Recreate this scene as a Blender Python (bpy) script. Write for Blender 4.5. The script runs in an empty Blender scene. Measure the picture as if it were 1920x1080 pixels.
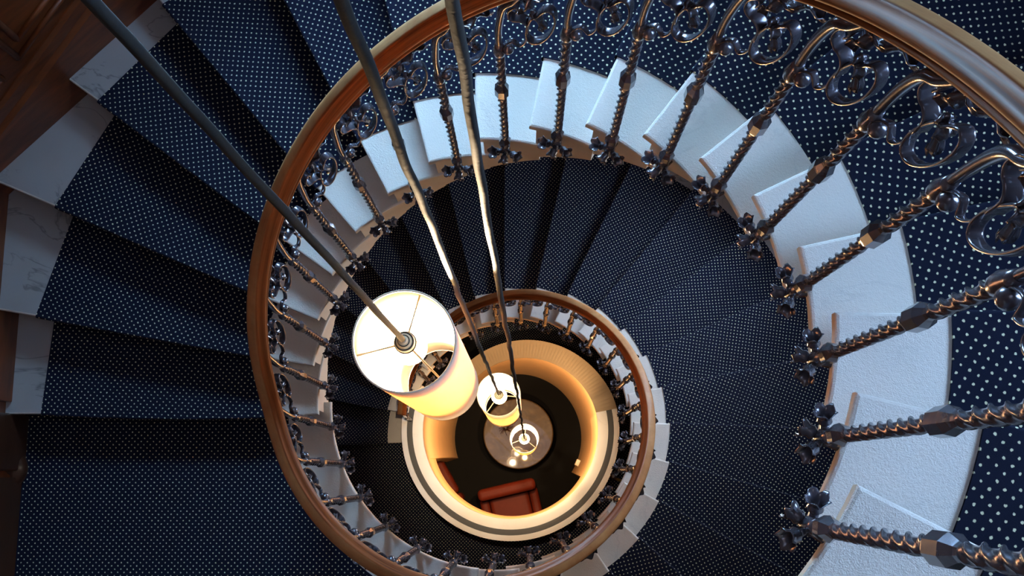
import bpy, math, random
from mathutils import Vector, Matrix, noise
random.seed(7)
U = 0.7                                   # metres per well radius; every length below is in well radii
C = bpy.context.scene.collection
sin, cos, pi = math.sin, math.cos, math.pi

# ------------------------------------------------------------------ mesh helpers
class MB:
    def __init__(s):
        s.v = []; s.f = []; s.uv = []; s.m = []; s.sm = []
    def add(s, verts, faces, uvs=None, mi=0, smooth=False):
        o = len(s.v); s.v += [tuple(p) for p in verts]
        for k, f in enumerate(faces):
            s.f.append([i + o for i in f]); s.m.append(mi); s.sm.append(smooth)
            s.uv.append([uvs[i] for i in f] if uvs else None)
    def mesh(s, name, mats):
        me = bpy.data.meshes.new(name)
        me.from_pydata([(x * U, y * U, z * U) for x, y, z in s.v], [], s.f)
        for m in mats: me.materials.append(m)
        for p, mi, sm in zip(me.polygons, s.m, s.sm):
            p.material_index = mi; p.use_smooth = sm
        if any(s.uv):
            L = me.uv_layers.new(name='UVMap')
            for p, u in zip(me.polygons, s.uv):
                if u:
                    for li, c in zip(p.loop_indices, u): L.data[li].uv = c
        me.validate(); me.update()
        return me

def link(name, me, parent=None, loc=(0, 0, 0), rz=0.0):
    o = bpy.data.objects.new(name, me); C.objects.link(o)
    o.location = (loc[0] * U, loc[1] * U, loc[2] * U); o.rotation_euler = (0, 0, rz)
    if parent: o.parent = parent
    return o

def tag(o, label=None, cat=None, group=None, kind=None):
    if label: o['label'] = label
    if cat: o['category'] = cat
    if group: o['group'] = group
    if kind: o['kind'] = kind
    return o

def empty(name, loc=(0, 0, 0), rz=0.0):
    return link(name, None, None, loc, rz)

def box(mb, c, s, rz=0.0, mi=0, rx=0.0):
    M = Matrix.Translation(c) @ Matrix.Rotation(rz, 4, 'Z') @ Matrix.Rotation(rx, 4, 'X')
    v = [M @ Vector((a * s[0] / 2, b * s[1] / 2, d * s[2] / 2)) for a in (-1, 1) for b in (-1, 1) for d in (-1, 1)]
    mb.add(v, [(0, 1, 3, 2), (4, 6, 7, 5), (0, 4, 5, 1), (2, 3, 7, 6), (0, 2, 6, 4), (1, 5, 7, 3)], mi=mi)

def ring_faces(n, m, closed_n=True, cap=True):
    """n points round each ring, m rings"""
    F = []
    for j in range(m - 1):
        for i in range(n if closed_n else n - 1):
            a = j * n + i; b = j * n + (i + 1) % n
            F.append((a, b, b + n, a + n))
    if cap:
        F.append(tuple(range(n))[::-1]); F.append(tuple((m - 1) * n + i for i in range(n)))
    return F

def lathe(mb, prof, n=24, c=(0, 0, 0), M=None, mi=0, smooth=True, cap=True, rag=None):
    V = []
    for k, (r, z) in enumerate(prof):
        for i in range(n):
            a = 2 * pi * i / n; rr = r
            if rag: rr, zz = rag(k, a, r, z)
            else: zz = z
            p = Vector((rr * cos(a), rr * sin(a), zz))
            if M: p = M @ p
            V.append((p.x + c[0], p.y + c[1], p.z + c[2]))
    mb.add(V, ring_faces(n, len(prof), True, cap), mi=mi, smooth=smooth)

def frames(P):
    P = [Vector(p) for p in P]; T = []
    for i in range(len(P)):
        t = P[min(i + 1, len(P) - 1)] - P[max(i - 1, 0)]
        T.append(t.normalized())
    return P, T

def tube(mb, P, R, n=8, mi=0, smooth=True, side=None, flat=1.0):
    """swept ellipse; side = axis vector that the second semi-axis (R*flat) follows"""
    P, T = frames(P)
    if not isinstance(R, (list, tuple)): R = [R] * len(P)
    s = Vector(side) if side else Vector((0.3, 0.5, 0.81))
    V = []
    for p, t, r in zip(P, T, R):
        a = (s - t * s.dot(t))
        if a.length < 1e-4: a = t.orthogonal()
        a.normalize(); b = t.cross(a)
        if not side: s = a
        for i in range(n):
            q = 2 * pi * i / n
            V.append(p + a * cos(q) * r * flat + b * sin(q) * r)
    mb.add(V, ring_faces(n, len(P)), mi=mi, smooth=smooth)

def strap(mb, P, side, w, t, mi=0):
    """flat bar: width w along side, thickness t"""
    P, T = frames(P); V = []
    n = len(P)
    for k, (p, tt) in enumerate(zip(P, T)):
        s = side(p) if callable(side) else Vector(side)
        s = (s - tt * s.dot(tt)).normalized(); b = tt.cross(s)
        ww = w[k] if isinstance(w, list) else w
        for (i, j) in ((1, .6), (.7, 1), (-.7, 1), (-1, .6), (-1, -.6), (-.7, -1), (.7, -1), (1, -.6)):
            V.append(p + s * ww / 2 * i + b * t / 2 * j)
    mb.add(V, ring_faces(8, n), mi=mi, smooth=True)

def spline(pts, n=8):
    """Catmull-Rom through the points"""
    P = [Vector(p) for p in pts]; P = [P[0] * 2 - P[1]] + P + [P[-1] * 2 - P[-2]]
    out = []
    for i in range(1, len(P) - 2):
        for k in range(n):
            t = k / n; a, b, c, d = P[i - 1], P[i], P[i + 1], P[i + 2]
            out.append(0.5 * ((2 * b) + (c - a) * t + (2 * a - 5 * b + 4 * c - d) * t * t + (3 * b - a - 3 * c + d) * t ** 3))
    out.append(P[-2])
    return out

def interp(x, xs, ys):
    if x <= xs[0]: return ys[0]
    for i in range(1, len(xs)):
        if x <= xs[i]:
            return ys[i - 1] + (ys[i] - ys[i - 1]) * (x - xs[i - 1]) / (xs[i] - xs[i - 1])
    return ys[-1]

# ------------------------------------------------------------------ materials
class NT:
    def __init__(s, name):
        s.mat = bpy.data.materials.new(name); s.mat.use_nodes = True
        s.t = s.mat.node_tree; s.b = s.t.nodes['Principled BSDF']; s.out = s.t.nodes['Material Output']
    def n(s, typ, **kw):
        x = s.t.nodes.new(typ)
        for k, v in kw.items(): setattr(x, k, v)
        return x
    def l(s, a, b): s.t.links.new(a, b)
    def ramp(s, src, stops):
        r = s.n('ShaderNodeValToRGB'); e = r.color_ramp.elements
        e[0].position, e[0].color = stops[0][0], (*stops[0][1], 1); e[1].position, e[1].color = stops[-1][0], (*stops[-1][1], 1)
        for p, c in stops[1:-1]:
            q = e.new(p); q.color = (*c, 1)
        s.l(src, r.inputs[0]); return r.outputs[0]
    def noise(s, vec, scale, detail=4, rough=.55, dist=0.0):
        x = s.n('ShaderNodeTexNoise'); x.inputs['Scale'].default_value = scale; x.inputs['Detail'].default_value = detail
        x.inputs['Roughness'].default_value = rough; x.inputs['Distortion'].default_value = dist
        if vec is not None: s.l(vec, x.inputs['Vector'])
        return x.outputs['Fac']
    def math(s, op, a, b=None, c=None):
        x = s.n('ShaderNodeMath', operation=op)
        for i, q in enumerate((a, b, c)):
            if q is None: continue
            if isinstance(q, (int, float)): x.inputs[i].default_value = q
            else: s.l(q, x.inputs[i])
        return x.outputs[0]
    def mix(s, f, a, b, mode='MIX'):
        x = s.n('ShaderNodeMix', data_type='RGBA', blend_type=mode)
        if isinstance(f, (int, float)): x.inputs[0].default_value = f
        else: s.l(f, x.inputs[0])
        for i, q in ((6, a), (7, b)):
            if isinstance(q, tuple): x.inputs[i].default_value = (*q, 1)
            else: s.l(q, x.inputs[i])
        return x.outputs[2]
    def bump(s, h, strength, dist=0.002):
        x = s.n('ShaderNodeBump'); x.inputs['Strength'].default_value = strength; x.inputs['Distance'].default_value = dist
        s.l(h, x.inputs['Height']); s.l(x.outputs[0], s.b.inputs['Normal'])
    def coord(s, kind='Object'):
        x = s.n('ShaderNodeTexCoord'); return x.outputs[kind]
    def set(s, **kw):
        for k, v in kw.items():
            k = k.replace('_', ' ')
            s.b.inputs[k].default_value = (*v, 1) if isinstance(v, tuple) else v
        return s.mat

def m_stone(name, col, vein, veinw=.5, bump=.5):
    N = NT(name); co = N.coord('Object')
    a = N.noise(co, 2.6, 5, .6, .8); patch = N.noise(co, 2.2, 3); fine = N.noise(co, 420, 2, .5); grain = N.noise(co, 150, 3, .6)
    v = N.math('ABSOLUTE', N.math('SUBTRACT', a, .5))
    vm = N.ramp(v, [(0.0, (1, 1, 1)), (.006, (.4, .4, .4)), (.016, (0, 0, 0))])
    gate = N.ramp(patch, [(.42, (0, 0, 0)), (.55, (1, 1, 1))])
    base = N.mix(N.ramp(patch, [(.35, (0, 0, 0)), (.7, (1, 1, 1))]), col, tuple(x * .86 for x in col))
    f = N.math('MULTIPLY', N.math('MULTIPLY', vm, gate), veinw)
    N.l(N.mix(f, base, vein), N.b.inputs['Base Color'])
    N.bump(N.math('ADD', fine, N.math('MULTIPLY', grain, 1.3)), bump, .0025)
    return N.set(Roughness=.62)
M = {}
M['stone'] = m_stone('white_stone', (.72, .70, .66), (.35, .36, .36), .22, .55)
M['marble'] = m_stone('grey_marble', (.36, .36, .37), (.10, .115, .12), .7, .12)
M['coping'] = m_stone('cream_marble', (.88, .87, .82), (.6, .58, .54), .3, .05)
N = NT('stone_side'); co = N.coord('Object'); p = N.noise(co, 6, 4)
N.l(N.mix(p, (.50, .40, .28), (.68, .58, .44)), N.b.inputs['Base Color']); N.bump(N.noise(co, 60, 3), .4); M['side'] = N.set(Roughness=.8)

def m_carpet():
    N = NT('navy_dot_carpet'); uv = N.coord('UV')
    w = N.n('ShaderNodeTexNoise'); w.inputs['Scale'].default_value = 1.1; w.inputs['Detail'].default_value = 2; N.l(uv, w.inputs['Vector'])
    sub = N.n('ShaderNodeVectorMath', operation='SUBTRACT'); N.l(w.outputs['Color'], sub.inputs[0]); sub.inputs[1].default_value = (.5, .5, .5)
    sc = N.n('ShaderNodeVectorMath', operation='SCALE'); N.l(sub.outputs[0], sc.inputs[0]); sc.inputs[3].default_value = .28
    ad = N.n('ShaderNodeVectorMath', operation='ADD'); N.l(uv, ad.inputs[0]); N.l(sc.outputs[0], ad.inputs[1])
    fr = N.n('ShaderNodeVectorMath', operation='FRACTION'); N.l(ad.outputs[0], fr.inputs[0])
    s2 = N.n('ShaderNodeVectorMath', operation='SUBTRACT'); N.l(fr.outputs[0], s2.inputs[0]); s2.inputs[1].default_value = (.5, .5, 0)
    sx = N.n('ShaderNodeSeparateXYZ'); N.l(s2.outputs[0], sx.inputs[0])
    d = N.math('SQRT', N.math('ADD', N.math('MULTIPLY', sx.outputs[0], sx.outputs[0]), N.math('MULTIPLY', sx.outputs[1], sx.outputs[1])))
    fz = N.noise(uv, 9, 2)
    d2 = N.math('ADD', d, N.math('MULTIPLY', N.math('SUBTRACT', fz, .5), .16))
    dot = N.ramp(d2, [(.125, (1, 1, 1)), (.165, (0, 0, 0))])
    fib = N.noise(uv, 14, 3, .7); patch = N.noise(N.coord('Object'), 1.3, 3)
    navy = N.mix(fib, (.0024, .0042, .0135), (.0070, .0120, .038))
    navy = N.mix(N.math('MULTIPLY', patch, .35), navy, (.012, .013, .020))
    N.l(N.mix(dot, navy, (.70, .71, .50)), N.b.inputs['Base Color'])
    N.bump(N.math('ADD', fib, N.math('MULTIPLY', dot, -.3)), .5, .003)
    return N.set(Roughness=.95, Specular_IOR_Level=.15)
M['carpet'] = m_carpet()

def m_wood(name, dark, light, scale, rough, coat, worn=None, uvmode=False):
    N = NT(name); co = N.coord('UV' if uvmode else 'Object')
    mp = N.n('ShaderNodeMapping'); mp.inputs['Scale'].default_value = scale; N.l(co, mp.inputs[0])
    g = N.noise(mp.outputs[0], 1.0, 6, .62, .8); g2 = N.noise(mp.outputs[0], 4.0, 4, .7)
    c = N.ramp(g, [(.32, dark), (.5, tuple((a + b) / 2 for a, b in zip(dark, light))), (.68, light)])
    c = N.mix(N.math('MULTIPLY', g2, .35), c, dark)
    if worn:
        pn = N.noise(N.coord('Object'), 5, 5, .7)
        sx = N.n('ShaderNodeSeparateXYZ'); N.l(co, sx.inputs[0])
        band = N.ramp(sx.outputs[1], [(.30, (0, 0, 0)), (.36, (1, 1, 1)), (.55, (1, 1, 1)), (.575, (0, 0, 0))])
        f = N.math('MULTIPLY', N.math('MULTIPLY', band, N.ramp(pn, [(.3, (.35, .35, .35)), (.65, (1, 1, 1))])), .75)
        c = N.mix(f, c, worn)
        N.l(N.math('ADD', N.math('MULTIPLY', f, .22), rough), N.b.inputs['Roughness'])
    N.l(c, N.b.inputs['Base Color'])
    N.bump(g2, .06, .001)
    m = N.set(Coat_Weight=coat, Coat_Roughness=.15)
    if not worn: N.set(Roughness=rough)
    else: N.set(Specular_IOR_Level=.14)
    return m
M['rail'] = m_wood('polished_mahogany', (.10, .026, .007), (.33, .100, .026), (3, 22, 1), .50, .03, (.50, .29, .13), True)
M['panel'] = m_wood('panel_wood', (.075, .018, .005), (.24, .065, .016), (3, 3, 14), .4, .15)
M['dwood'] = m_wood('dark_wood', (.03, .012, .007), (.07, .026, .014), (3, 3, 14), .4, .15)

def m_plain(name, col, rough, metal=0.0, var=.25, nscale=20, bump=.0, **kw):
    N = NT(name); co = N.coord('Object'); p = N.noise(co, nscale, 4)
    N.l(N.mix(p, tuple(x * (1 - var) for x in col), tuple(min(1, x * (1 + var)) for x in col)), N.b.inputs['Base Color'])
    if bump: N.bump(N.noise(co, nscale * 4, 3), bump, .002)
    return N.set(Roughness=rough, Metallic=metal, **kw)
M['iron'] = m_plain('lacquered_iron', (.098, .090, .112), .27, .55, .3, 30, .10, Coat_Weight=.6, Coat_Roughness=.12)
M['cable'] = m_plain('grey_cable', (.020, .019, .019), .8, 0, .3, 25, .3, Specular_IOR_Level=.3)
M['stripe'] = m_plain('dark_stripe', (.018, .018, .019), .5, 0, .1)
M['plaster'] = m_plain('cream_plaster', (.80, .56, .30), .85, 0, .08, 8, .1)
M['coping_shaded'] = m_plain('shaded_cream_marble', (.42, .33, .22), .7, 0, .08, 8, .1)  # same coping stone, its shade put into a darker base colour
M['lobby'] = m_plain('black_floor', (.004, .0035, .003), .6, 0, .3, 5, Specular_IOR_Level=.05)
M['leather'] = m_plain('red_leather', (.13, .015, .005), .62, 0, .25, 12, .3, Specular_IOR_Level=.25)
M['brass'] = m_plain('brass', (.62, .42, .12), .35, .7, .2)
M['porcelain'] = m_plain('pale_fitting', (.75, .62, .42), .35, 0, .05)
M['dark'] = m_plain('dark_metal', (.05, .045, .04), .35, .6, .2)
M['wallp'] = m_plain('painted_wall', (.30, .22, .16), .8, 0, .1, 6)
M['white_paint'] = m_plain('white_paint', (.8, .8, .78), .45, 0, .03)
N = NT('table_top'); co = N.coord('Object'); w = N.n('ShaderNodeTexNoise'); w.inputs['Scale'].default_value = 6; w.inputs['Detail'].default_value = 8; w.inputs['Distortion'].default_value = 3; N.l(co, w.inputs['Vector'])
N.l(N.ramp(w.outputs['Fac'], [(.3, (.045, .024, .008)), (.6, (.075, .045, .018)), (.7, (.10, .065, .03))]), N.b.inputs['Base Color'])
M['table'] = N.set(Roughness=.45, Coat_Weight=.35, Coat_Roughness=.02, Specular_IOR_Level=.2)

def m_emit(name, col, st):
    N = NT(name); N.b.inputs['Base Color'].default_value = (*col, 1)
    N.b.inputs['Emission Color'].default_value = (*col, 1); N.b.inputs['Emission Strength'].default_value = st
    return N.mat
M['bulb'] = m_emit('lit_bulb', (1.0, .62, .25), 60)
WS = [74, 27, 6, 44, 1.8]
for q in range(5): M['sky_pane%d' % (q + 1)] = m_emit('daylit_pane', ((.38, .68, 1.0), (.42, .66, 1.0), (.98, .90, .78), (.62, .78, 1.0), (.55, .68, 1.0))[q], WS[q])  # third pane tinted warm, as added neutral fill on the lower right treads

def m_shade():
    N = NT('lamp_shade_fabric')
    d = N.n('ShaderNodeBsdfDiffuse'); d.inputs[0].default_value = (.9, .84, .74, 1)
    t = N.n('ShaderNodeBsdfTranslucent'); t.inputs[0].default_value = (.95, .66, .40, 1)
    mx = N.n('ShaderNodeMixShader'); mx.inputs[0].default_value = .30
    N.l(d.outputs[0], mx.inputs[1]); N.l(t.outputs[0], mx.inputs[2]); N.l(mx.outputs[0], N.out.inputs[0])
    return N.mat
M['shade'] = m_shade()

# ------------------------------------------------------------------ helix layout
PH0, DPH, DPL, HS, KN = -0.60767549, 0.230229, 0.233562, 0.2490755, 0.6338
CT = -0.154                                # tread top below a baluster's collar
LAST = 43
phi, zb = {}, {}
a, z = PH0, 0.0
for i in range(0, LAST + 1):
    if i > 0:
        if 17 < i <= 22: a += DPL
        else: a += DPH; z -= HS
    phi[i], zb[i] = a, z
for i in range(-1, -7, -1): phi[i], zb[i] = phi[i + 1] - DPH, zb[i + 1] + HS
Z_A = zb[17] + CT                          # landing seen at the left
Z_B = zb[43] - HS + CT                     # landing one storey down
FLOOR = -13.45
def nose(i, r):                            # azimuth of the nosing of tread i at radius r
    if i == 16: return phi[16] + interp(r, [1.05, 2.7, 3], [.158, .100, .094])
    if i == 43: return phi[43] + interp(r, [1.05, 2.7, 3], [.20, .155, .15])
    d = .133 if i < 17 else (.15 if i == 22 else .156)
    if 11 < i < 16: d = interp(r, [1.3, 2.7], [.133, .124])
    return phi[i] + d
AP = 2.94
def r_wall(az, ap=AP):
    k = ((az + pi / 8) % (pi / 4)) - pi / 8
    return ap / cos(k)
def r_in(i):  return 1.053 if i < 17 else (1.018 if i <= 22 else 1.045)
def r_c(i):   return 1.371 if i < 17 else (1.287 if i <= 22 else 1.330)
R_CO = 2.722
treads = []                                # (index of nosing, index whose nosing is the back edge)
for i in range(-6, 17): treads.append((i, i - 1, i))
treads.append((22, 16, 17))
for i in range(23, 44): treads.append((i, i - 1, i))
def pol(r, a, z): return (r * cos(a), r * sin(a), z)

# ------------------------------------------------------------------ staircase
stair = empty('spiral_staircase')
tag(stair, 'spiral stone staircase with white tread ends winding down around the open well', 'staircase')
for (i, bk, s) in treads:
    zt = zb[i] + CT
    mb = MB(); ri = r_in(i)
    landing = (i == 22)
    rs = [ri + .004, ri + .02] + [ri + (2.7 - ri) * k / 7 for k in range(1, 8)] + [3.0]
    na = 40 if landing else 7
    def az(r, t, back_over=.09, fwd=0.0):
        b = (nose(bk, r) if bk in phi else nose(i, r) - DPH) - back_over / r
        return b + (nose(i, r) + fwd / r - b) * t
    # top slab with a rounded nosing and a rounded inner edge
    nr = 9
    def outline(inset, z_, lay):
        pts = []
        for k in range(na + 1):                            # inner arc, back to nosing
            t = k / na; r = ri + inset
            pts.append(pol(r, az(r, t, .09, -inset), z_))
        for k in range(1, nr + 1):
            r = ri + inset + (2.70 - ri) * k / nr
            pts.append(pol(r, nose(i, r) - inset / r, z_))
        for k in range(na + 1):                            # along the wall, nosing to back
            t = 1 - k / na; aa = az(2.85, t, .09, -inset)
            pts.append(pol(r_wall(aa) + .02, aa, z_))
        for k in range(nr, 0, -1):
            r = ri + inset + (2.70 - ri) * k / nr
            pts.append(pol(r, az(r, 0), z_))
        return pts
    TH = .052
    layers = [outline(.010, zt, 0), outline(.003, zt - .003, 1), outline(0, zt - .010, 2), outline(0, zt - TH + .012, 3), outline(.008, zt - TH, 4)]
    n = len(layers[0]); V = [p for L in layers for p in L]
    F = ring_faces(n, len(layers), True, False)
    inner = set(range(na + 1))
    cut = [f for f in F]
    mb.add(V, cut, mi=0, smooth=False)
    for q, (f) in enumerate(cut):
        k = q % n; lay = q // n
        if k < na and lay >= 2: mb.m[len(mb.m) - len(cut) + q] = 1
    # top and bottom faces as quads between back and nosing rows
    def capf(inset, z_, flip):
        Vc = []; R_ = [ri + inset + (2.70 - ri) * k / nr for k in range(nr + 1)]
        for k in range(na + 1):
            t = k / na
            for j, r in enumerate(R_): Vc.append(pol(r, az(r, t, .09, -inset), z_))
            aa = az(2.85, t, .09, -inset); Vc.append(pol(r_wall(aa) + .02, aa, z_))
        w = nr + 2; Fc = []; ms = []
        for k in range(na):
            for j in range(w - 1):
                f = (k * w + j, k * w + j + 1, (k + 1) * w + j + 1, (k + 1) * w + j)
                Fc.append(f[::-1] if flip else f); ms.append(2 if R_[min(j, nr)] > 2.2 else 0)
        o = len(mb.f); mb.add(Vc, Fc)
        for j, m_ in enumerate(ms): mb.m[o + j] = m_
    capf(.010, zt, False); capf(.008, zt - TH, True)
    # body under the slab: riser set back; the end in the well is a band whose lower edge follows the flight
    ri2 = ri + (interp(i, [3, 8], [.10, .012]) if i < 17 else .03); nb = na; rows = []
    dep0 = interp(i, [2, 3, 5, 7, 9, 16, 17], [.03, .06, .17, .27, .33, .30, .0]) if i < 17 else (.01 if landing else .10)
    for k in range(nb + 1):
        t = k / nb
        a0 = az(ri2, t, .05, -.03); aw = az(2.85, t, .05, -.03)
        lead = 0 if landing else HS * (t - .5)
        zin = zt - TH - max(.006, dep0 + lead * (1 if dep0 > .09 else 0)); zlo = zt - HS - .12
        rows.append([pol(ri2, a0, zt - TH + .004), pol(ri2, a0, zin), pol(ri2 + .03, a0, zin - .012), pol(ri2 + .26, a0, zlo),
                     pol(r_wall(aw), aw, zlo), pol(r_wall(aw), aw, zt - TH + .004)])
    V = [p for r_ in rows for p in r_]
    F = []; ms = []
    for k in range(nb):
        for j in range(6):
            F.append((k * 6 + j, k * 6 + (j + 1) % 6, (k + 1) * 6 + (j + 1) % 6, (k + 1) * 6 + j)); ms.append(1 if j < 3 else 0)
    F.append(tuple(range(6))); ms.append(0)
    F.append(tuple(nb * 6 + j for j in range(5, -1, -1))); ms.append(0)
    o = len(mb.f); mb.add(V, F)
    for j, m_ in enumerate(ms): mb.m[o + j] = m_
    link('landing_slab' if landing else 'stone_step', mb.mesh('stone_step', [M['stone'], M['side'], M['marble']]), stair)

# landing one storey down and the dark flight below it
def sector(mb, r0, r1f, a0, a1, z0, z1, n, mi=0):
    V = []
    for k in range(n + 1):
        a_ = a0 + (a1 - a0) * k / n; r1 = r1f(a_) if callable(r1f) else r1f
        V += [pol(r0, a_, z0), pol(r0, a_, z1), pol(r1, a_, z1), pol(r1, a_, z0)]
    mb.add(V, ring_faces(4, n + 1), mi=mi)
A_B0 = 2 * pi + math.radians(183); A_B1 = 2 * pi + math.radians(338)
mb = MB(); sector(mb, 1.06, lambda a_: r_wall(a_) + .02, A_B0 - .1, A_B1 - .05, Z_B, Z_B - .3, 30); link('landing_slab', mb.mesh('landing_slab', [M['side']]), stair)
DC = math.radians(9.4); NC = 14
for k in range(NC):
    mb = MB(); zt = Z_B - HS * (k + 1)
    sector(mb, 1.10, lambda a_: r_wall(a_) + .02, A_B1 + DC * k - .04, A_B1 + DC * (k + 1), zt, zt - .4, 3)
    link('stone_step', mb.mesh('stone_step_low', [M['side']]), stair)

# ------------------------------------------------------------------ carpet runner
DOT = .0272
def dot_angle(azm):
    d = math.degrees(azm) % 360
    return azm - math.radians(interp(d if d < 250 else d - 360, [-60, 32, 180], [26.6, 26.6, 45]))
runner = empty('stair_carpet')
tag(runner, 'navy blue carpet with small cream dots covering the treads and landings of the spiral staircase', 'carpet')
def carpet_piece(name, azf, r0, r1f, zt, drop, na, nr, th, nose_az):
    """azf(r, t): azimuth for t in 0..1 from back to nosing"""
    mb = MB(); T = .009; rows = []
    e_r = Vector((cos(nose_az), sin(nose_az), 0)); e_t = Vector((-sin(nose_az), cos(nose_az), 0))
    def uvp(p, extra=0.0):
        q = Vector((p[0], p[1], 0)) + e_t * extra
        return ((q.x * cos(th) + q.y * sin(th)) / DOT, (-q.x * sin(th) + q.y * cos(th)) / DOT)
    V = []; UV = []
    for k in range(na + 1):
        t = k / na
        for j in range(nr + 1):
            f = j / nr
            r1 = r1f(azf(2.7, t), t); r = r0 + (r1 - r0) * f
            p = pol(r, azf(r, t), zt + T); V.append(p); UV.append(uvp(p))
    prof = [(.004, -.001), (.009, -.006), (.011, -.014), (.010, -.045), (.004, -.055), (-.024, -.058), (-.024, -drop)]
    ex = 0; last = (0, 0)
    for (fo, dz) in prof:
        ex += math.hypot(fo - last[0], dz - last[1]); last = (fo, dz)
        for j in range(nr + 1):
            f = j / nr; r1 = r1f(azf(2.7, 1), 1); r = r0 + (r1 - r0) * f
            a_ = azf(r, 1) + fo / r; p0 = pol(r, azf(r, 1), 0)
            V.append(pol(r, a_, zt + T + dz)); UV.append(uvp(p0, ex))
    m = na + 1 + len(prof); w = nr + 1; F = []
    for k in range(m - 1):
        for j in range(nr): F.append((k * w + j, k * w + j + 1, (k + 1) * w + j + 1, (k + 1) * w + j))
    # cut edges of the pile
    o = len(V)
    for k in range(m):
        for j in (0, nr):
            p = V[k * w + j]; V.append((p[0], p[1], p[2] - (T if k <= na else 0))); UV.append(UV[k * w + j])
    for k in range(na):
        F.append((k * w, (k + 1) * w, o + 2 * (k + 1), o + 2 * k)); F.append((k * w + nr, o + 2 * k + 1, o + 2 * k + 3, (k + 1) * w + nr))
    mb.add(V, F, UV, smooth=False)
    return link(name, mb.mesh(name, [M['carpet']]), runner)
for (i, bk, s) in treads:
    zt = zb[i] + CT
    if i == 22:
        carpet_piece('landing_carpet', lambda r, t: nose(16, r) - .035 / r + (nose(22, r) - nose(16, r) + .035 / r) * t,
                     r_c(22), lambda a_, t: r_wall(a_) - .008, zt, HS, 44, 10, math.radians(135 + 90), nose(22, 2))
        continue
    nb_ = (lambda r, bk=bk, i=i: nose(bk, r) if bk in phi else nose(i, r) - DPH)
    mid = (nose(i, 2) + nb_(2)) / 2
    def chord(a_, t, i=i, nb_=nb_):                        # straight outer edge between two corners
        h = (nose(i, 2.7) - nb_(2.7)) / 2; m_ = (nose(i, 2.7) + nb_(2.7)) / 2
        rc = R_CO if i < 17 else 2.79
        return rc * cos(h) / cos(a_ - m_)
    carpet_piece('carpet_tread', lambda r, t, i=i, nb_=nb_: nb_(r) - .035 / r + (nose(i, r) - nb_(r) + .035 / r) * t,
                 r_c(i), chord, zt, HS, 5, 8, dot_angle(mid), nose(i, 2))
carpet_piece('landing_carpet', lambda r, t: A_B0 - .1 + (A_B1 - A_B0 + .1) * t - (0.0 if t < 1 else 0), 1.07, lambda a_, t: r_wall(a_) - .008, Z_B, HS, 40, 10, math.radians(45), A_B1)
for k in range(NC):
    a0, a1 = A_B1 + DC * k, A_B1 + DC * (k + 1)
    carpet_piece('carpet_tread', lambda r, t, a0=a0, a1=a1: a0 - .02 + (a1 - a0 + .02) * t, 1.14, lambda a_, t: r_wall(a_) - .008, Z_B - HS * (k + 1), HS, 3, 6, dot_angle((a0 + a1) / 2), a1)
mb = MB(); V = []
p0 = Vector(pol(1.10, A_B1, Z_B + .016)); p1 = Vector(pol(2.9, A_B1, Z_B + .016)); tube(mb, [p0, p0.lerp(p1, .5), p1], .016, 8)
o = link('brass_nosing', mb.mesh('brass_nosing', [M['brass']]), stair); o['label'] = 'brass edge strip on the first step below the lower landing'

# ------------------------------------------------------------------ balustrade
bal = empty('spiral_balustrade')
tag(bal, 'spiral balustrade of twisted iron balusters with scrolls under a polished brown wooden handrail', 'railing')
def H_rail(x):
    return interp(x, [-6, 3, 5, 9, 12, 16, 18, 20, 24, 26, 28, 30, 33, 36, 39, 43], [1.43, 1.435, 1.47, 1.505, 1.54, 1.555, 1.50, 1.475, 1.455, 1.425, 1.445, 1.48, 1.535, 1.555, 1.52, 1.50])
IX = list(range(-6, LAST + 1))
def zfoot(x): return interp(x, IX, [zb[i] for i in IX])
def afoot(x): return interp(x, IX, [phi[i] for i in IX])
def zrail(x):
    s = 0; W = 0
    for k in range(-6, 7):
        w = 7 - abs(k); s += w * (zfoot(x + k * .13) + H_rail(x + k * .13)); W += w
    return s / W
prof = [(-.020, -.048), (.022, -.048), (.030, -.040), (.037, -.022), (.043, -.006), (.0445, .006), (.042, .016), (.036, .023), (.026, .029), (.014, .035), (.002, .040), (-.006, .042),
        (-.009, .040), (-.012, .036), (-.016, .030), (-.022, .025), (-.030, .019), (-.037, .010), (-.0405, -.001), (-.038, -.013), (-.031, -.020), (-.030, -.027), (-.037, -.032), (-.037, -.043), (-.030, -.048)]
mb = MB(); V = []; UV = []; F = []
n = len(prof); xs = [-4.5 + k * (43.4 + 4.5) / 620 for k in range(621)]; per = [0]
for k in range(1, n + 1):
    a_, b_ = prof[k - 1], prof[k % n]; per.append(per[-1] + math.hypot(a_[0] - b_[0], a_[1] - b_[1]))
for k, x in enumerate(xs):
    a_, zz = afoot(x), zrail(x)
    for j in range(n + 1):
        u_, v_ = prof[j % n]
        V.append(pol(.989 + u_, a_, zz + v_)); UV.append((x * .23 * U, per[j] / per[-1]))
w = n + 1
for k in range(len(xs) - 1):
    for j in range(n): F.append((k * w + j, k * w + j + 1, (k + 1) * w + j + 1, (k + 1) * w + j))
mb.add(V, F, UV, smooth=True)
mb.add(V[:n], [tuple(range(n))], UV[:n]); mb.add(V[-w:-1], [tuple(range(n))[::-1]], UV[-w:-1])
o = link('handrail', mb.mesh('handrail', [M['rail']]), bal); o['label'] = 'polished brown wooden handrail spiralling down'

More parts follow.
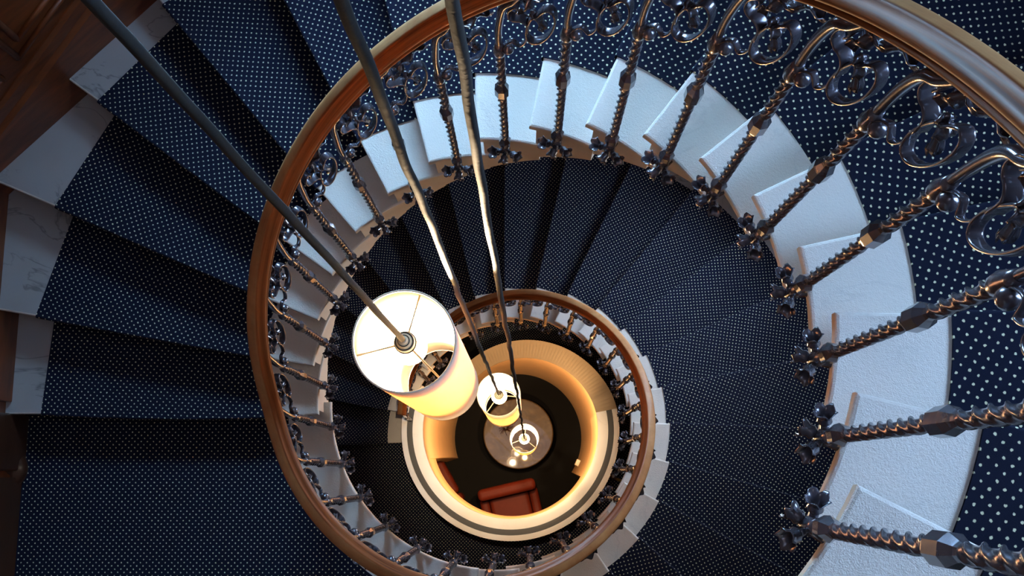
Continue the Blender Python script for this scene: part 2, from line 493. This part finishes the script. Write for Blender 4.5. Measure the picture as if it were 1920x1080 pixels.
def twisted(mb, z0, z1, r, pitch, lobes=2, amp=.42, n=24):
    m = max(8, int((z1 - z0) / .0062)); V = []
    for k in range(m + 1):
        z_ = z0 + (z1 - z0) * k / m; tw = 2 * pi * (z_ - z0) / pitch
        env = min(1, (z_ - z0) / .02, (z1 - z_) / .02); env = max(.0, env)
        for i in range(n):
            q = 2 * pi * i / n
            e = abs(cos(lobes * (q - tw) / 2)); rr = r * (1 + amp * env * (e ** 7 * 1.15 - .35))
            V.append((rr * cos(q), rr * sin(q), z_))
    mb.add(V, ring_faces(n, m + 1), smooth=True)
JT = 1.02                                                # joint height over the collar
def shaft_mesh(H, rise):
    mb = MB()
    twisted(mb, .05, KN - .07, .0145, .18, 3); twisted(mb, KN + .07, JT - .02, .0150, .18, 3)
    lathe(mb, [(.012, .03), (.013, .06)], 12); lathe(mb, [(.0125, KN - .08), (.012, KN + .08)], 12)
    lathe(mb, [(.012, JT - .05), (.021, JT - .03), (.024, JT - .005), (.018, JT + .03), (.014, JT + .06)], 12)
    P = spline([(0, 0, JT + .03), (0, 0, JT + .14), (0, -.006, JT + .24), (-.003, -.022, H - .115), (-.006, -.055, H - .062), (-.010, -.095, H - .035 + rise)], 6)
    m = len(P); tube(mb, P, [.0105 + .0035 * sin(pi * k / m) for k in range(m)], 10, side=(1, 0, 0), flat=1.25)
    return mb.mesh('baluster', [M['iron']])
mb = MB(); lathe(mb, [(.012, -.075), (.018, -.066), (.019, -.058), (.0285, -.036), (.0285, .026), (.020, .050), (.017, .058), (.013, .074)], 8, smooth=False)
ME_KNOP = mb.mesh('knop', [M['iron']])
mb = MB(); lathe(mb, [(.014, -.075), (.018, -.06), (.027, -.035), (.0285, .012), (.020, .036), (.014, .05)], 6, smooth=False)
lathe(mb, [(.019, -.16), (.024, -.13), (.021, -.10), (.018, -.06)], 10)
P = spline([(0, 0, -.13), (.012, 0, -.165), (.035, 0, -.185), (.085, 0, -.185)], 4); tube(mb, P, .014, 8)
ME_COL = mb.mesh('foot_collar', [M['iron']])

def bell(mb, base, direc, L=.05, R=.027, seed=0):
    d = Vector(direc).normalized(); Mx = d.to_track_quat('Z', 'Y').to_matrix().to_4x4()
    rnd = random.Random(seed); ph_ = rnd.random() * 6
    def rag(k, a_, r, z_):
        f = max(0, (z_ / L - .45)) / .55
        return r * (1 + .14 * f * sin(5 * a_ + ph_)), z_ + L * .12 * f * sin(5 * a_ + ph_ + 1.2) + L * .05 * f * sin(11 * a_)
    out = [(.006, 0), (.013, L * .12), (.019, L * .3), (.016, L * .55), (.021, L * .78), (R, L)]
    inn = [(R - .003, L * .99), (.018, L * .78), (.013, L * .50), (.012, L * .25), (.004, L * .15)]
    lathe(mb, out + inn, 20, c=base, M=Mx, rag=rag)
def flower_mesh(kind):
    mb = MB()
    if kind == 0:                                         # flower on the downhill side
        tube(mb, spline([(0, 0, -.115), (-.008, .016, -.122), (-.014, .028, -.114)], 4), .011, 8); bell(mb, (-.014, .026, -.118), (-.35, .62, .70), .046, .029, 1)
    elif kind == 1:
        tube(mb, spline([(0, 0, -.12), (-.008, -.016, -.132), (-.014, -.028, -.128)], 4), .011, 8); bell(mb, (-.014, -.026, -.13), (-.45, -.70, .42), .044, .028, 2)
    else:                                                 # bud pointing into the well
        tube(mb, spline([(0, 0, -.12), (-.010, 0, -.135), (-.022, 0, -.142)], 4), .011, 8); bell(mb, (-.018, 0, -.140), (-.80, .10, -.15), .042, .024, 3)
        lathe(mb, [(.006, -.21), (.013, -.195), (.016, -.175), (.012, -.15)], 10)
    return mb.mesh('iron_flower', [M['iron']])
ME_FL = [flower_mesh(k) for k in range(3)]

def scroll_meshes(slope):
    def P(u_, v_, w_=0.0):
        a_ = u_ * DPH
        return Vector(((1 + w_) * cos(a_) - 1, -(1 + w_) * sin(a_), JT + v_ + slope * u_))
    side = lambda p: Vector((p[0] + 1, p[1], 0)).normalized()
    mb = MB()
    # bud at the joint and the strap that runs from it to the oval
    c0 = P(.13, -.012)
    def egg(k, a_, r, z_): return r, z_
    lathe(mb, [(.001, -.024), (.013, -.020), (.021, -.008), (.022, .004), (.015, .017), (.001, .023)], 14, c=c0)
    path = [P(.03, .0), P(.10, .035), P(.19, .045), P(.25, .02), P(.31, -.01), P(.385, .005), P(.43, .055)]
    strap(mb, spline(path, 5), side, .018, .006)
    # oval ring of flat bar
    cu, cv, su, sv = .620, .108, .205, .120
    ov = []
    for k in range(0, 37):
        q = math.radians(128 + k * 10)
        rad = 1.0 if k < 32 else 1.0 - .05 * (k - 31)
        uu = cu + su * rad * cos(q) + .03 * sin(q); vv = cv + sv * rad * sin(q)
        ov.append(P(uu, vv))
    strap(mb, ov, side, .030, .0075)
    # curl that climbs from the oval and rolls in below the handrail
    path = [P(.44, .10), P(.42, .165), P(.33, .205), P(.24, .225), P(.165, .262), P(.17, .305), P(.25, .320), P(.30, .300), P(.275, .278)]
    strap(mb, spline(path, 5), side, .036, .0065)
    ms = mb.mesh('iron_scroll', [M['iron']])
    # acanthus leaves: curved, ragged sheets with thickness
    def leaf(mb, ctrl, wmax, lift, seed, curl=.012):
        pts = spline(ctrl, 6); n_ = len(pts); W = 8
        top = []; rnd = random.Random(seed)
        for k, p in enumerate(pts):
            t = k / (n_ - 1); T_ = (pts[min(k + 1, n_ - 1)] - pts[max(k - 1, 0)]).normalized()
            s_ = side(p); s_ = (s_ - T_ * s_.dot(T_)).normalized(); nrm = T_.cross(s_)
            wd = wmax * (sin(pi * min(1, t * 1.02 + .08)) ** .6) * (1 + .30 * sin(t * 21 + seed))
            row = []
            for j in range(W + 1):
                q = j / W * 2 - 1
                row.append(p + s_ * wd * q + nrm * (lift * (q * q) + curl * sin(q * 7 + t * 5) + .006 * sin(t * 19)))
            top.append(row)
        V = []; w_ = W + 1
        for sgn in (1, -1):
            for k, row in enumerate(top):
                for j, p in enumerate(row): V.append(p + Vector((0, 0, .0025 * sgn)))
        F = []; o_ = n_ * w_
        for k in range(n_ - 1):
            for j in range(W):
                f = (k * w_ + j, k * w_ + j + 1, (k + 1) * w_ + j + 1, (k + 1) * w_ + j)
                F.append(f); F.append(tuple(i_ + o_ for i_ in f[::-1]))
            for j in (0, W): F.append((k * w_ + j, (k + 1) * w_ + j, o_ + (k + 1) * w_ + j, o_ + k * w_ + j))
        mb.add(V, F, smooth=True)
    la = MB(); leaf(la, [P(.40, .215, .012), P(.48, .26, .018), P(.60, .282, .024), P(.76, .27, .030), P(.90, .225, .036)], .038, .026, 2, .004)
    lb = MB(); leaf(lb, [P(.46, .225, .0), P(.56, .195, .0), P(.64, .145, .0), P(.68, .085, .0), P(.66, .045, .0)], .021, -.012, 5, .005)
    return ms, la.mesh('scroll_leaf', [M['iron']]), lb.mesh('scroll_leaf', [M['iron']])
SC = {True: scroll_meshes(HS), False: scroll_meshes(0.0)}
SH = {}
for i in range(-3, LAST + 1):
    hr = zrail(i) - zb[i]; key = (round(hr / .015) * .015, .0 if 17 < i <= 22 else .085)
    if key not in SH: SH[key] = shaft_mesh(*key)
    b = link('baluster', SH[key], bal, pol(1, phi[i], zb[i]), phi[i])
    k = link('knop', ME_KNOP, b, (0, 0, KN))
    k.rotation_euler.z = random.random()
    link('foot_collar', ME_COL, b)
    for m_ in ME_FL:
        f_ = link('iron_flower', m_, b)
    if i > -3:
        sloped = not (17 < i <= 22)
        ms, la, lb = SC[sloped]
        s_ = link('iron_scroll', ms, bal, pol(1, phi[i], zb[i]), phi[i])
        link('scroll_leaf', la, s_); link('scroll_leaf', lb, s_)

# ------------------------------------------------------------------ well wall at the bottom
CX, CY = .04, .015
def zcop(a_):                                            # a_ in degrees, 163..500
    return interp(a_, [160, 371, 380, 500], [-8.80, -8.80, -8.95, -12.1])
def ctr(z_): 
    t = min(1, max(0, (-8.8 - z_) / 3.6)); return CX + (.09 - CX) * t, CY + (.10 - CY) * t
def cpol(r, adeg, z_, cz=None):
    c_ = ctr(z_ if cz is None else cz); a_ = math.radians(adeg)
    return (c_[0] + r * cos(a_), c_[1] + r * sin(a_), z_)
well = empty('well_wall')
tag(well, 'cream curved wall around the bottom of the well with a pale coping ring', 'wall', kind='structure')
def band(mb, r0, r1, a0, a1, zf, th, n, mi=0, up=0.0):
    V = []
    for k in range(n + 1):
        d = a0 + (a1 - a0) * k / n; z_ = zf(d) + up
        V += [cpol(r0, d, z_), cpol(r1, d, z_), cpol(r1, d, z_ - th), cpol(r0, d, z_ - th)]
    mb.add(V, ring_faces(4, n + 1), mi=mi, smooth=False)
mb = MB(); band(mb, .905, 1.125, 163, 371, zcop, .05, 90); o = link('coping', mb.mesh('coping', [M['coping']]), well)
mb = MB(); band(mb, 1.010, 1.068, 163, 371.0, zcop, .03, 90, up=.0035); o = link('coping_stripe', mb.mesh('coping_stripe', [M['stripe']]), well); o['label'] = 'dark grey stripe let into the pale coping'
mb = MB(); band(mb, .905, 1.125, 371, 500, zcop, .05, 60); link('coping', mb.mesh('coping_low', [M['coping_shaded']]), well)
mb = MB(); V = []
n = 110; a0, a1 = -33.0, 199.0                            # solid arc down to the lobby
for k in range(n + 1):
    d = a0 + (a1 - a0) * k / n
    dd = d + 360 if d + 360 <= 500 else d
    zt = zcop(dd) if dd > 163 or dd < 0 else zcop(d)
    if d < 163 and d + 360 > 500: zt = -12.1 + .0 * d
    zt -= .05
    for j in range(9):
        z_ = zt + (FLOOR - zt) * j / 8; V.append(cpol(.925, d, z_))
    for j in range(9):
        z_ = FLOOR + (zt - FLOOR) * j / 8; V.append(cpol(1.105, d, z_))
mb.add(V, ring_faces(18, n + 1), smooth=False)
link('shaft_wall', mb.mesh('shaft_wall', [M['plaster']]), well)
mb = MB(); V = []                                         # apron below the coping where the wall is open to the lobby
for k in range(71):
    d = 163 + (371 - 163) * k / 70
    V += [cpol(.925, d, -8.85), cpol(1.105, d, -8.85), cpol(1.105, d, Z_B - .32), cpol(.925, d, Z_B - .32, -8.8)]
mb.add(V, ring_faces(4, 71)); link('apron_wall', mb.mesh('apron_wall', [M['plaster']]), well)

# ------------------------------------------------------------------ lobby: floor, table, chairs
mb = MB(); V = [pol(4.2, 2 * pi * k / 48, zz) for zz in (FLOOR, FLOOR - .2) for k in range(48)]
mb.add(V, ring_faces(48, 2)); tag(link('floor', mb.mesh('floor', [M['lobby']])), kind='structure')
tb = empty('round_table', (.10, .115, FLOOR)); TT = 1.0
tag(tb, 'round glossy brown table on the dark lobby floor at the bottom of the well', 'table')
mb = MB(); lathe(mb, [(.02, TT - .05), (.44, TT - .05), (.475, TT - .035), (.48, TT - .02), (.475, TT - .003), (.465, TT), (.001, TT)], 72, smooth=False); link('tabletop', mb.mesh('tabletop', [M['table']]), tb)
mb = MB(); lathe(mb, [(.26, 0), (.26, .03), (.10, .07), (.05, .14), (.045, .5), (.08, TT - .12), (.14, TT - .05)], 32); link('pedestal', mb.mesh('pedestal', [M['dwood']]), tb)

tw = empty('dry_twigs', (-.07, .19, FLOOR + TT)); tag(tw, 'small dark bundle of dry twigs standing on the round brown table', 'twigs')
mb = MB(); rnd = random.Random(3)
for k in range(34):
    q = rnd.random() * 6.28; e1 = .03 + .09 * rnd.random(); h_ = .16 + .16 * rnd.random()
    tube(mb, [(.01 * cos(q), .01 * sin(q), 0), (e1 * .4 * cos(q), e1 * .4 * sin(q), h_ * .5), (e1 * cos(q + .4), e1 * sin(q + .4), h_)], .0035, 5)
link('twigs', mb.mesh('twigs', [M['dwood']]), tw)
mb = MB(); lathe(mb, [(.03, 0), (.038, .02), (.034, .07), (.028, .09)], 20); link('pot', mb.mesh('pot', [M['dark']]), tw)

def rbox(mb, c, s, r=.04, rz=0):
    """rounded box"""
    n_ = 5; V = []; Mx = Matrix.Translation(c) @ Matrix.Rotation(rz, 4, 'Z'); zz = []
    for k in range(n_ + 1):
        q = pi / 2 * k / n_; zz.append((-s[2] / 2 + r - r * cos(q), r - r * sin(q)))
    for k in range(n_ + 1):
        q = pi / 2 * k / n_; zz.append((s[2] / 2 - r + r * sin(q), r - r * cos(q)))
    for z_, ins in zz:
        for (sx, sy, st) in ((1, 1, 0), (-1, 1, 90), (-1, -1, 180), (1, -1, 270)):
            for k in range(4):
                q = math.radians(st + k * 30); rr = r - ins + 1e-4
                V.append(Mx @ Vector((sx * (s[0] / 2 - r) + rr * cos(q), sy * (s[1] / 2 - r) + rr * sin(q), z_)))
    mb.add(V, ring_faces(16, len(zz)), smooth=True)
def armchair(loc, rz, label):
    e = empty('leather_armchair', loc, rz); tag(e, label, 'armchair', 'red leather armchairs in the lobby')
    mb = MB(); rbox(mb, (0, -.02, .42), (.56, .74, .26), .06); link('seat', mb.mesh('seat', [M['leather']]), e)
    mb = MB(); rbox(mb, (0, .40, .55), (.80, .16, 1.02), .06); link('backrest', mb.mesh('backrest', [M['leather']]), e)
    for s_ in (-1, 1):
        mb = MB(); rbox(mb, (s_ * .35, -.02, .29), (.13, .74, .50), .05); link('armrest', mb.mesh('armrest', [M['leather']]), e)
    for sx in (-1, 1):
        for sy in (-1, 1):
            mb = MB(); lathe(mb, [(.022, 0), (.032, .14)], 10, c=(sx * .34, .05 + sy * .33, 0)); link('leg', mb.mesh('leg', [M['dwood']]), e)
    return e
armchair((.03, -1.03, FLOOR), math.radians(13), 'red leather armchair on the dark lobby floor just below the round table')
armchair((-1.20, -.62, FLOOR), math.radians(120), 'red leather armchair half hidden behind the end of the curved cream wall')
e = empty('wall_socket_box'); tag(e, 'small cream box fixed to the right end of the curved cream wall', 'box')
mb = MB(); rbox(mb, cpol(.905, -25, -12.4), (.07, .09, .12), .01, math.radians(-25)); link('box_cover', mb.mesh('box_cover', [M['porcelain']]), e)
mb = MB(); rbox(mb, cpol(.88, -25, -12.4), (.02, .04, .05), .005, math.radians(-25)); link('box_button', mb.mesh('box_button', [M['dark']]), e)

# ------------------------------------------------------------------ outer walls (octagon) with raked wood panelling
names = ['wall_right', 'wall_back_right', 'wall_back', 'wall_back_left', 'wall_left', 'wall_front_left', 'wall_front', 'wall_front_right']
half = AP * math.tan(pi / 8)
def wp(side, s, out, z_):                                # s along the wall (+ = counter-clockwise), out = distance into the room
    a_ = side * pi / 4
    return Vector((cos(a_) * (AP - out) - sin(a_) * s, sin(a_) * (AP - out) + cos(a_) * s, z_))
WIN = [(2, .60, -.85, 1.1, 1.5), (0, .30, 1.1, 1.2, 1.9), (0, .50, -3.5, 1.1, 1.5), (1, .15, -5.1, .9, 1.2)]   # wall, along, height, width, height
REV = [.60, .60, .40, .10]                                               # depth of the unseen window reveals, added to limit where daylight reaches
ZC = 5.2
for k, nm in enumerate(names):
    mb = MB(); e_ = half + .07
    wins = sorted((w_ for w_ in WIN if w_[0] == k), key=lambda w_: w_[2])
    cells = []; zc_ = FLOOR
    for (_, s_, z_, ww, hh) in wins:
        cells.append((-e_, e_, zc_, z_ - hh / 2)); cells.append((-e_, s_ - ww / 2, z_ - hh / 2, z_ + hh / 2)); cells.append((s_ + ww / 2, e_, z_ - hh / 2, z_ + hh / 2)); zc_ = z_ + hh / 2
    cells.append((-e_, e_, zc_, ZC))
    for (sa, sb, za, zb_) in cells:
        V = [wp(k, s_, o_, z_) for o_ in (0, -.72 if wins else -.15) for s_, z_ in ((sa, za), (sb, za), (sb, zb_), (sa, zb_))]
        mb.add(V, [(0, 1, 2, 3), (7, 6, 5, 4), (0, 4, 5, 1), (3, 2, 6, 7), (0, 3, 7, 4), (1, 5, 6, 2)])
    tag(link(nm, mb.mesh(nm, [M['panel']])), kind='structure')
mb = MB(); V = [pol(3.4, 2 * pi * k / 8 + pi / 8, zz) for zz in (5.2, 5.4) for k in range(8)]
mb.add(V, ring_faces(8, 2)); tag(link('ceiling', mb.mesh('ceiling', [M['white_paint']])), kind='structure')
# raked skirting, rails and stiles on the two walls seen at the left
trim_n = 0
def zline(a_):                                           # smoothed tread line at azimuth a_
    x = (a_ - PH0) / DPH
    return zfoot(min(x, 17)) + CT
for side in (3, 4):
    mb = MB()
    s0, s1 = (-half, half) if side == 3 else (-.0, half)
    if side == 4: s0, s1 = -half, .0 + .02
    def z_at(s_):
        p = wp(side, s_, 0, 0); a_ = math.atan2(p.y, p.x)
        if a_ < 0: a_ += 2 * pi
        return zline(a_ - .06)
    def bar(h0, h1, out, inset=.0):
        V = []; n_ = 16
        for k in range(n_ + 1):
            s_ = s0 + (s1 - s0) * k / n_; zz = z_at(s_)
            V += [wp(side, s_, 0, zz + h0), wp(side, s_, out, zz + h0 + .01), wp(side, s_, out, zz + h1 - .03), wp(side, s_, out * .4, zz + h1), wp(side, s_, 0, zz + h1)]
        mb.add(V, ring_faces(5, n_ + 1))
    bar(-.35, .30, .035); bar(.30, .42, .020); bar(1.45, 1.60, .045)
    def loop(sa, sb, h0, h1):
        for (q0, q1, a_, b_) in ((sa, sb, h0, h0), (sa, sb, h1, h1), (sa, sa, h0, h1), (sb, sb, h0, h1)):
            tube(mb, [wp(side, q0 + (q1 - q0) * t, .006, z_at(q0 + (q1 - q0) * t) + a_ + (b_ - a_) * t) for t in (0, .5, 1)], .018, 6)
    step = (s1 - s0) / (4 if side == 3 else 2)
    for q in range(4 if side == 3 else 2):
        sa = s0 + q * step + .07; sb = s0 + (q + 1) * step - .07
        loop(sa, sb, .52, 1.34); loop(sa + .07, sb - .07, .62, 1.24)
    trim_n += 1
    tag(link('trim_%d' % trim_n, mb.mesh('trim', [M['panel']])), kind='structure')

# engaged dark wooden post on the landing
pc = empty('wooden_post', (-3.0, -.42, Z_A)); tag(pc, 'dark brown wooden post with a ringed base against the wall beside the landing', 'post')
mb = MB(); rbox(mb, (.02, .16, .70), (.15, .34, 1.40), .012); link('plinth', mb.mesh('plinth', [M['dwood']]), pc)
mb = MB(); lathe(mb, [(.02, 0), (.10, 0), (.12, .02), (.125, .05), (.11, .09), (.085, .11), (.07, .13), (.06, .2), (.055, 1.2), (.07, 1.3), (.03, 1.35)], 28, c=(0, 0, 0)); link('turned_shaft', mb.mesh('turned_shaft', [M['dwood']]), pc)
mb = MB()
box(mb, (.072, -.55, .8), (.02, 1.0, 1.6)); link('side_board', mb.mesh('side_board', [M['dwood']]), pc)

# windows in the outer walls, one pair per storey
def window(k, side, s_, zc, w_, h_):
    e = empty('window_%d' % k); tag(e, kind='structure')
    a_ = side * pi / 4; rv = REV[k - 1]
    mb = MB()
    for (ds, dz, ww, hh) in ((0, h_ / 2 - .03, w_, .06), (0, -h_ / 2 + .03, w_, .06), (-w_ / 2 + .03, 0, .06, h_), (w_ / 2 - .03, 0, .06, h_), (0, 0, .04, h_), (0, h_ * .15, w_, .04)):
        box(mb, wp(side, s_ + ds, -rv + .03, zc + dz), (.06, ww, hh), a_)
    link('window_frame', mb.mesh('window_frame', [M['white_paint']]), e)
    mb = MB(); box(mb, wp(side, s_, -rv - .02, zc), (.02, w_, h_), a_); link('window_pane', mb.mesh('window_pane', [M['sky_pane%d' % k]]), e)
for k, wd in enumerate(WIN): window(k + 1, *wd)
SKR = 1.25                                               # round roof light over the well
e = empty('window_5', (0, 0, 5.12)); tag(e, kind='structure')
mb = MB(); lathe(mb, [(SKR, .06), (SKR + .1, .06), (SKR + .1, -.02), (SKR, -.02), (SKR, .06)], 64, smooth=False, cap=False)
for k in range(4):
    q = k * pi / 4; box(mb, (0, 0, .0), (2 * SKR, .05, .05), q)
link('window_frame', mb.mesh('window_frame', [M['white_paint']]), e)
mb = MB(); lathe(mb, [(SKR, .055), (SKR, .035)], 64, smooth=False); link('window_pane', mb.mesh('window_pane', [M['sky_pane5']]), e)

# ------------------------------------------------------------------ pendant lamps
def lamp(cx, cy, zt, r, L, top, label, wob, seed, spokes, dz_bulb):
    e = empty('pendant_lamp', (cx, cy, zt)); tag(e, label, 'pendant lamp', 'white tube pendant lamps hanging down the well')
    mb = MB(); n_ = 72; pr = [(r, -L), (r, -L * .75), (r, -L * .5), (r, -L * .25), (r, 0), (r - .004, 0), (r - .004, -L * .25), (r - .004, -L * .5), (r - .004, -L * .75), (r - .004, -L)]
    V = [(q[0] * cos(2 * pi * i / n_), q[0] * sin(2 * pi * i / n_), q[1]) for q in pr for i in range(n_)]
    m = len(pr); F = ring_faces(n_, m, True, False) + [((m - 1) * n_ + i, (m - 1) * n_ + (i + 1) % n_, (i + 1) % n_, i) for i in range(n_)]
    mb.add(V, F, smooth=True); sh = link('lamp_shade', mb.mesh('lamp_shade', [M['shade']]), e)
    for zz in (-.003, -L + .003):
        mb = MB(); P = [(r * .985 * cos(2 * pi * k / 48), r * .985 * sin(2 * pi * k / 48), zz) for k in range(49)]; tube(mb, P, .003, 6, side=(0, 0, 1)); link('shade_ring', mb.mesh('shade_ring', [M['porcelain']]), sh)
    for k in range(spokes):
        a_ = 2 * pi * k / spokes + seed; mb = MB(); tube(mb, [(.02 * cos(a_), .02 * sin(a_), -.04), (r * .5 * cos(a_), r * .5 * sin(a_), -.04), (r * .98 * cos(a_), r * .98 * sin(a_), -.04)], .0028, 6); link('spoke', mb.mesh('spoke', [M['porcelain']]), sh)
    mb = MB(); lathe(mb, [(.006, .030), (.010, .028), (.010, .012), (.018, .008), (.019, -.002), (.026, -.006), (.027, -.05), (.022, -.055)], 28, smooth=False)
    link('lamp_holder', mb.mesh('lamp_holder', [M['porcelain']]), e)
    mb = MB(); 
    for zz, rr in ((.009, .014), (-.004, .0225), (-.03, .0275)):
        P = [(rr * cos(2 * pi * k / 32), rr * sin(2 * pi * k / 32), zz) for k in range(33)]; tube(mb, P, .0022, 6, side=(0, 0, 1))
    link('holder_rings', mb.mesh('holder_rings', [M['dark']]), e)
    mb = MB(); lathe(mb, [(.012, -.055), (.03, -.08), (.045, -.11), (.047, -.135), (.036, -.165), (.001, -.18)], 24)
    link('light_bulb', mb.mesh('light_bulb', [M['bulb']]), e)
    # cable: nearly straight, slightly kinked
    mb = MB(); P = []; rnd = random.Random(seed)
    x1, y1, z1 = top; n_ = 200; R_ = []
    for k in range(n_ + 1):
        t = k / n_; zz = .02 + (z1 - zt - .02) * t
        px = (x1 - cx) * t; py = (y1 - cy) * t
        nx = noise.noise(Vector((zz * 5.0, seed, 0))) * wob; ny = noise.noise(Vector((zz * 5.0, seed + 9, 3))) * wob
        fade = min(1, t * 6)
        P.append((px + nx * fade, py + ny * fade, zz))
    P = spline(P, 3)
    tube(mb, P, .0078, 10); link('cable', mb.mesh('cable', [M['cable']]), e)
    ld = bpy.data.lights.new('lamp_light', 'POINT'); ld.color = (1.0, .74, .46) if seed < 5 else (1.0, .58, .26); ld.shadow_soft_size = .03 * U
    lo = bpy.data.objects.new('lamp_light', ld); C.objects.link(lo); lo.parent = e; lo.location = (0, 0, -L * dz_bulb * U)
    return ld
L1 = lamp(-.111, -.129, -.380, .1315, 1.28, (-.53, .31, 5.12), 'largest and nearest glowing white tube pendant lamp hanging in the well', .005, 1.3, 3, .31)
L2 = lamp(.038, .011, -4.01, .1290, 1.35, (-.012, .006, 5.12), 'glowing white tube pendant lamp of middle size between the nearest and the lowest lamp', .005, 4.1, 3, .63)
L3 = lamp(.186, -.132, -7.23, .1285, 1.0, (.090, .071, 5.12), 'lowest and smallest glowing pendant lamp hanging over the round table', .005, 7.7, 3, .85)
LE = [420, 330, 170]
L1.energy, L2.energy, L3.energy = LE

# ------------------------------------------------------------------ camera, world
cam = bpy.data.cameras.new('camera'); cam.sensor_width = 36; cam.lens = 1995.5 / 1920 * 36; cam.clip_start = .01; cam.clip_end = 60
co = bpy.data.objects.new('camera', cam); C.objects.link(co)
Mc = Matrix.Rotation(.0121500, 4, 'Y') @ Matrix.Rotation(.1752291, 4, 'X')
Mc.translation = Vector((.1924943, -.4633339, 2.2703182)) * U
co.matrix_world = Mc
sc = bpy.context.scene; sc.camera = co
w = bpy.data.worlds.new('world'); sc.world = w; w.use_nodes = True
w.node_tree.nodes['Background'].inputs[0].default_value = (.5, .6, .8, 1); w.node_tree.nodes['Background'].inputs[1].default_value = .3
sc.view_settings.view_transform = 'Standard'; sc.view_settings.look = 'None'; sc.view_settings.gamma = 1; sc.view_settings.exposure = .2
sc.view_settings.use_curve_mapping = False
sc.cycles.use_denoising = True; sc.cycles.max_bounces = 6; sc.cycles.sample_clamp_indirect = 6
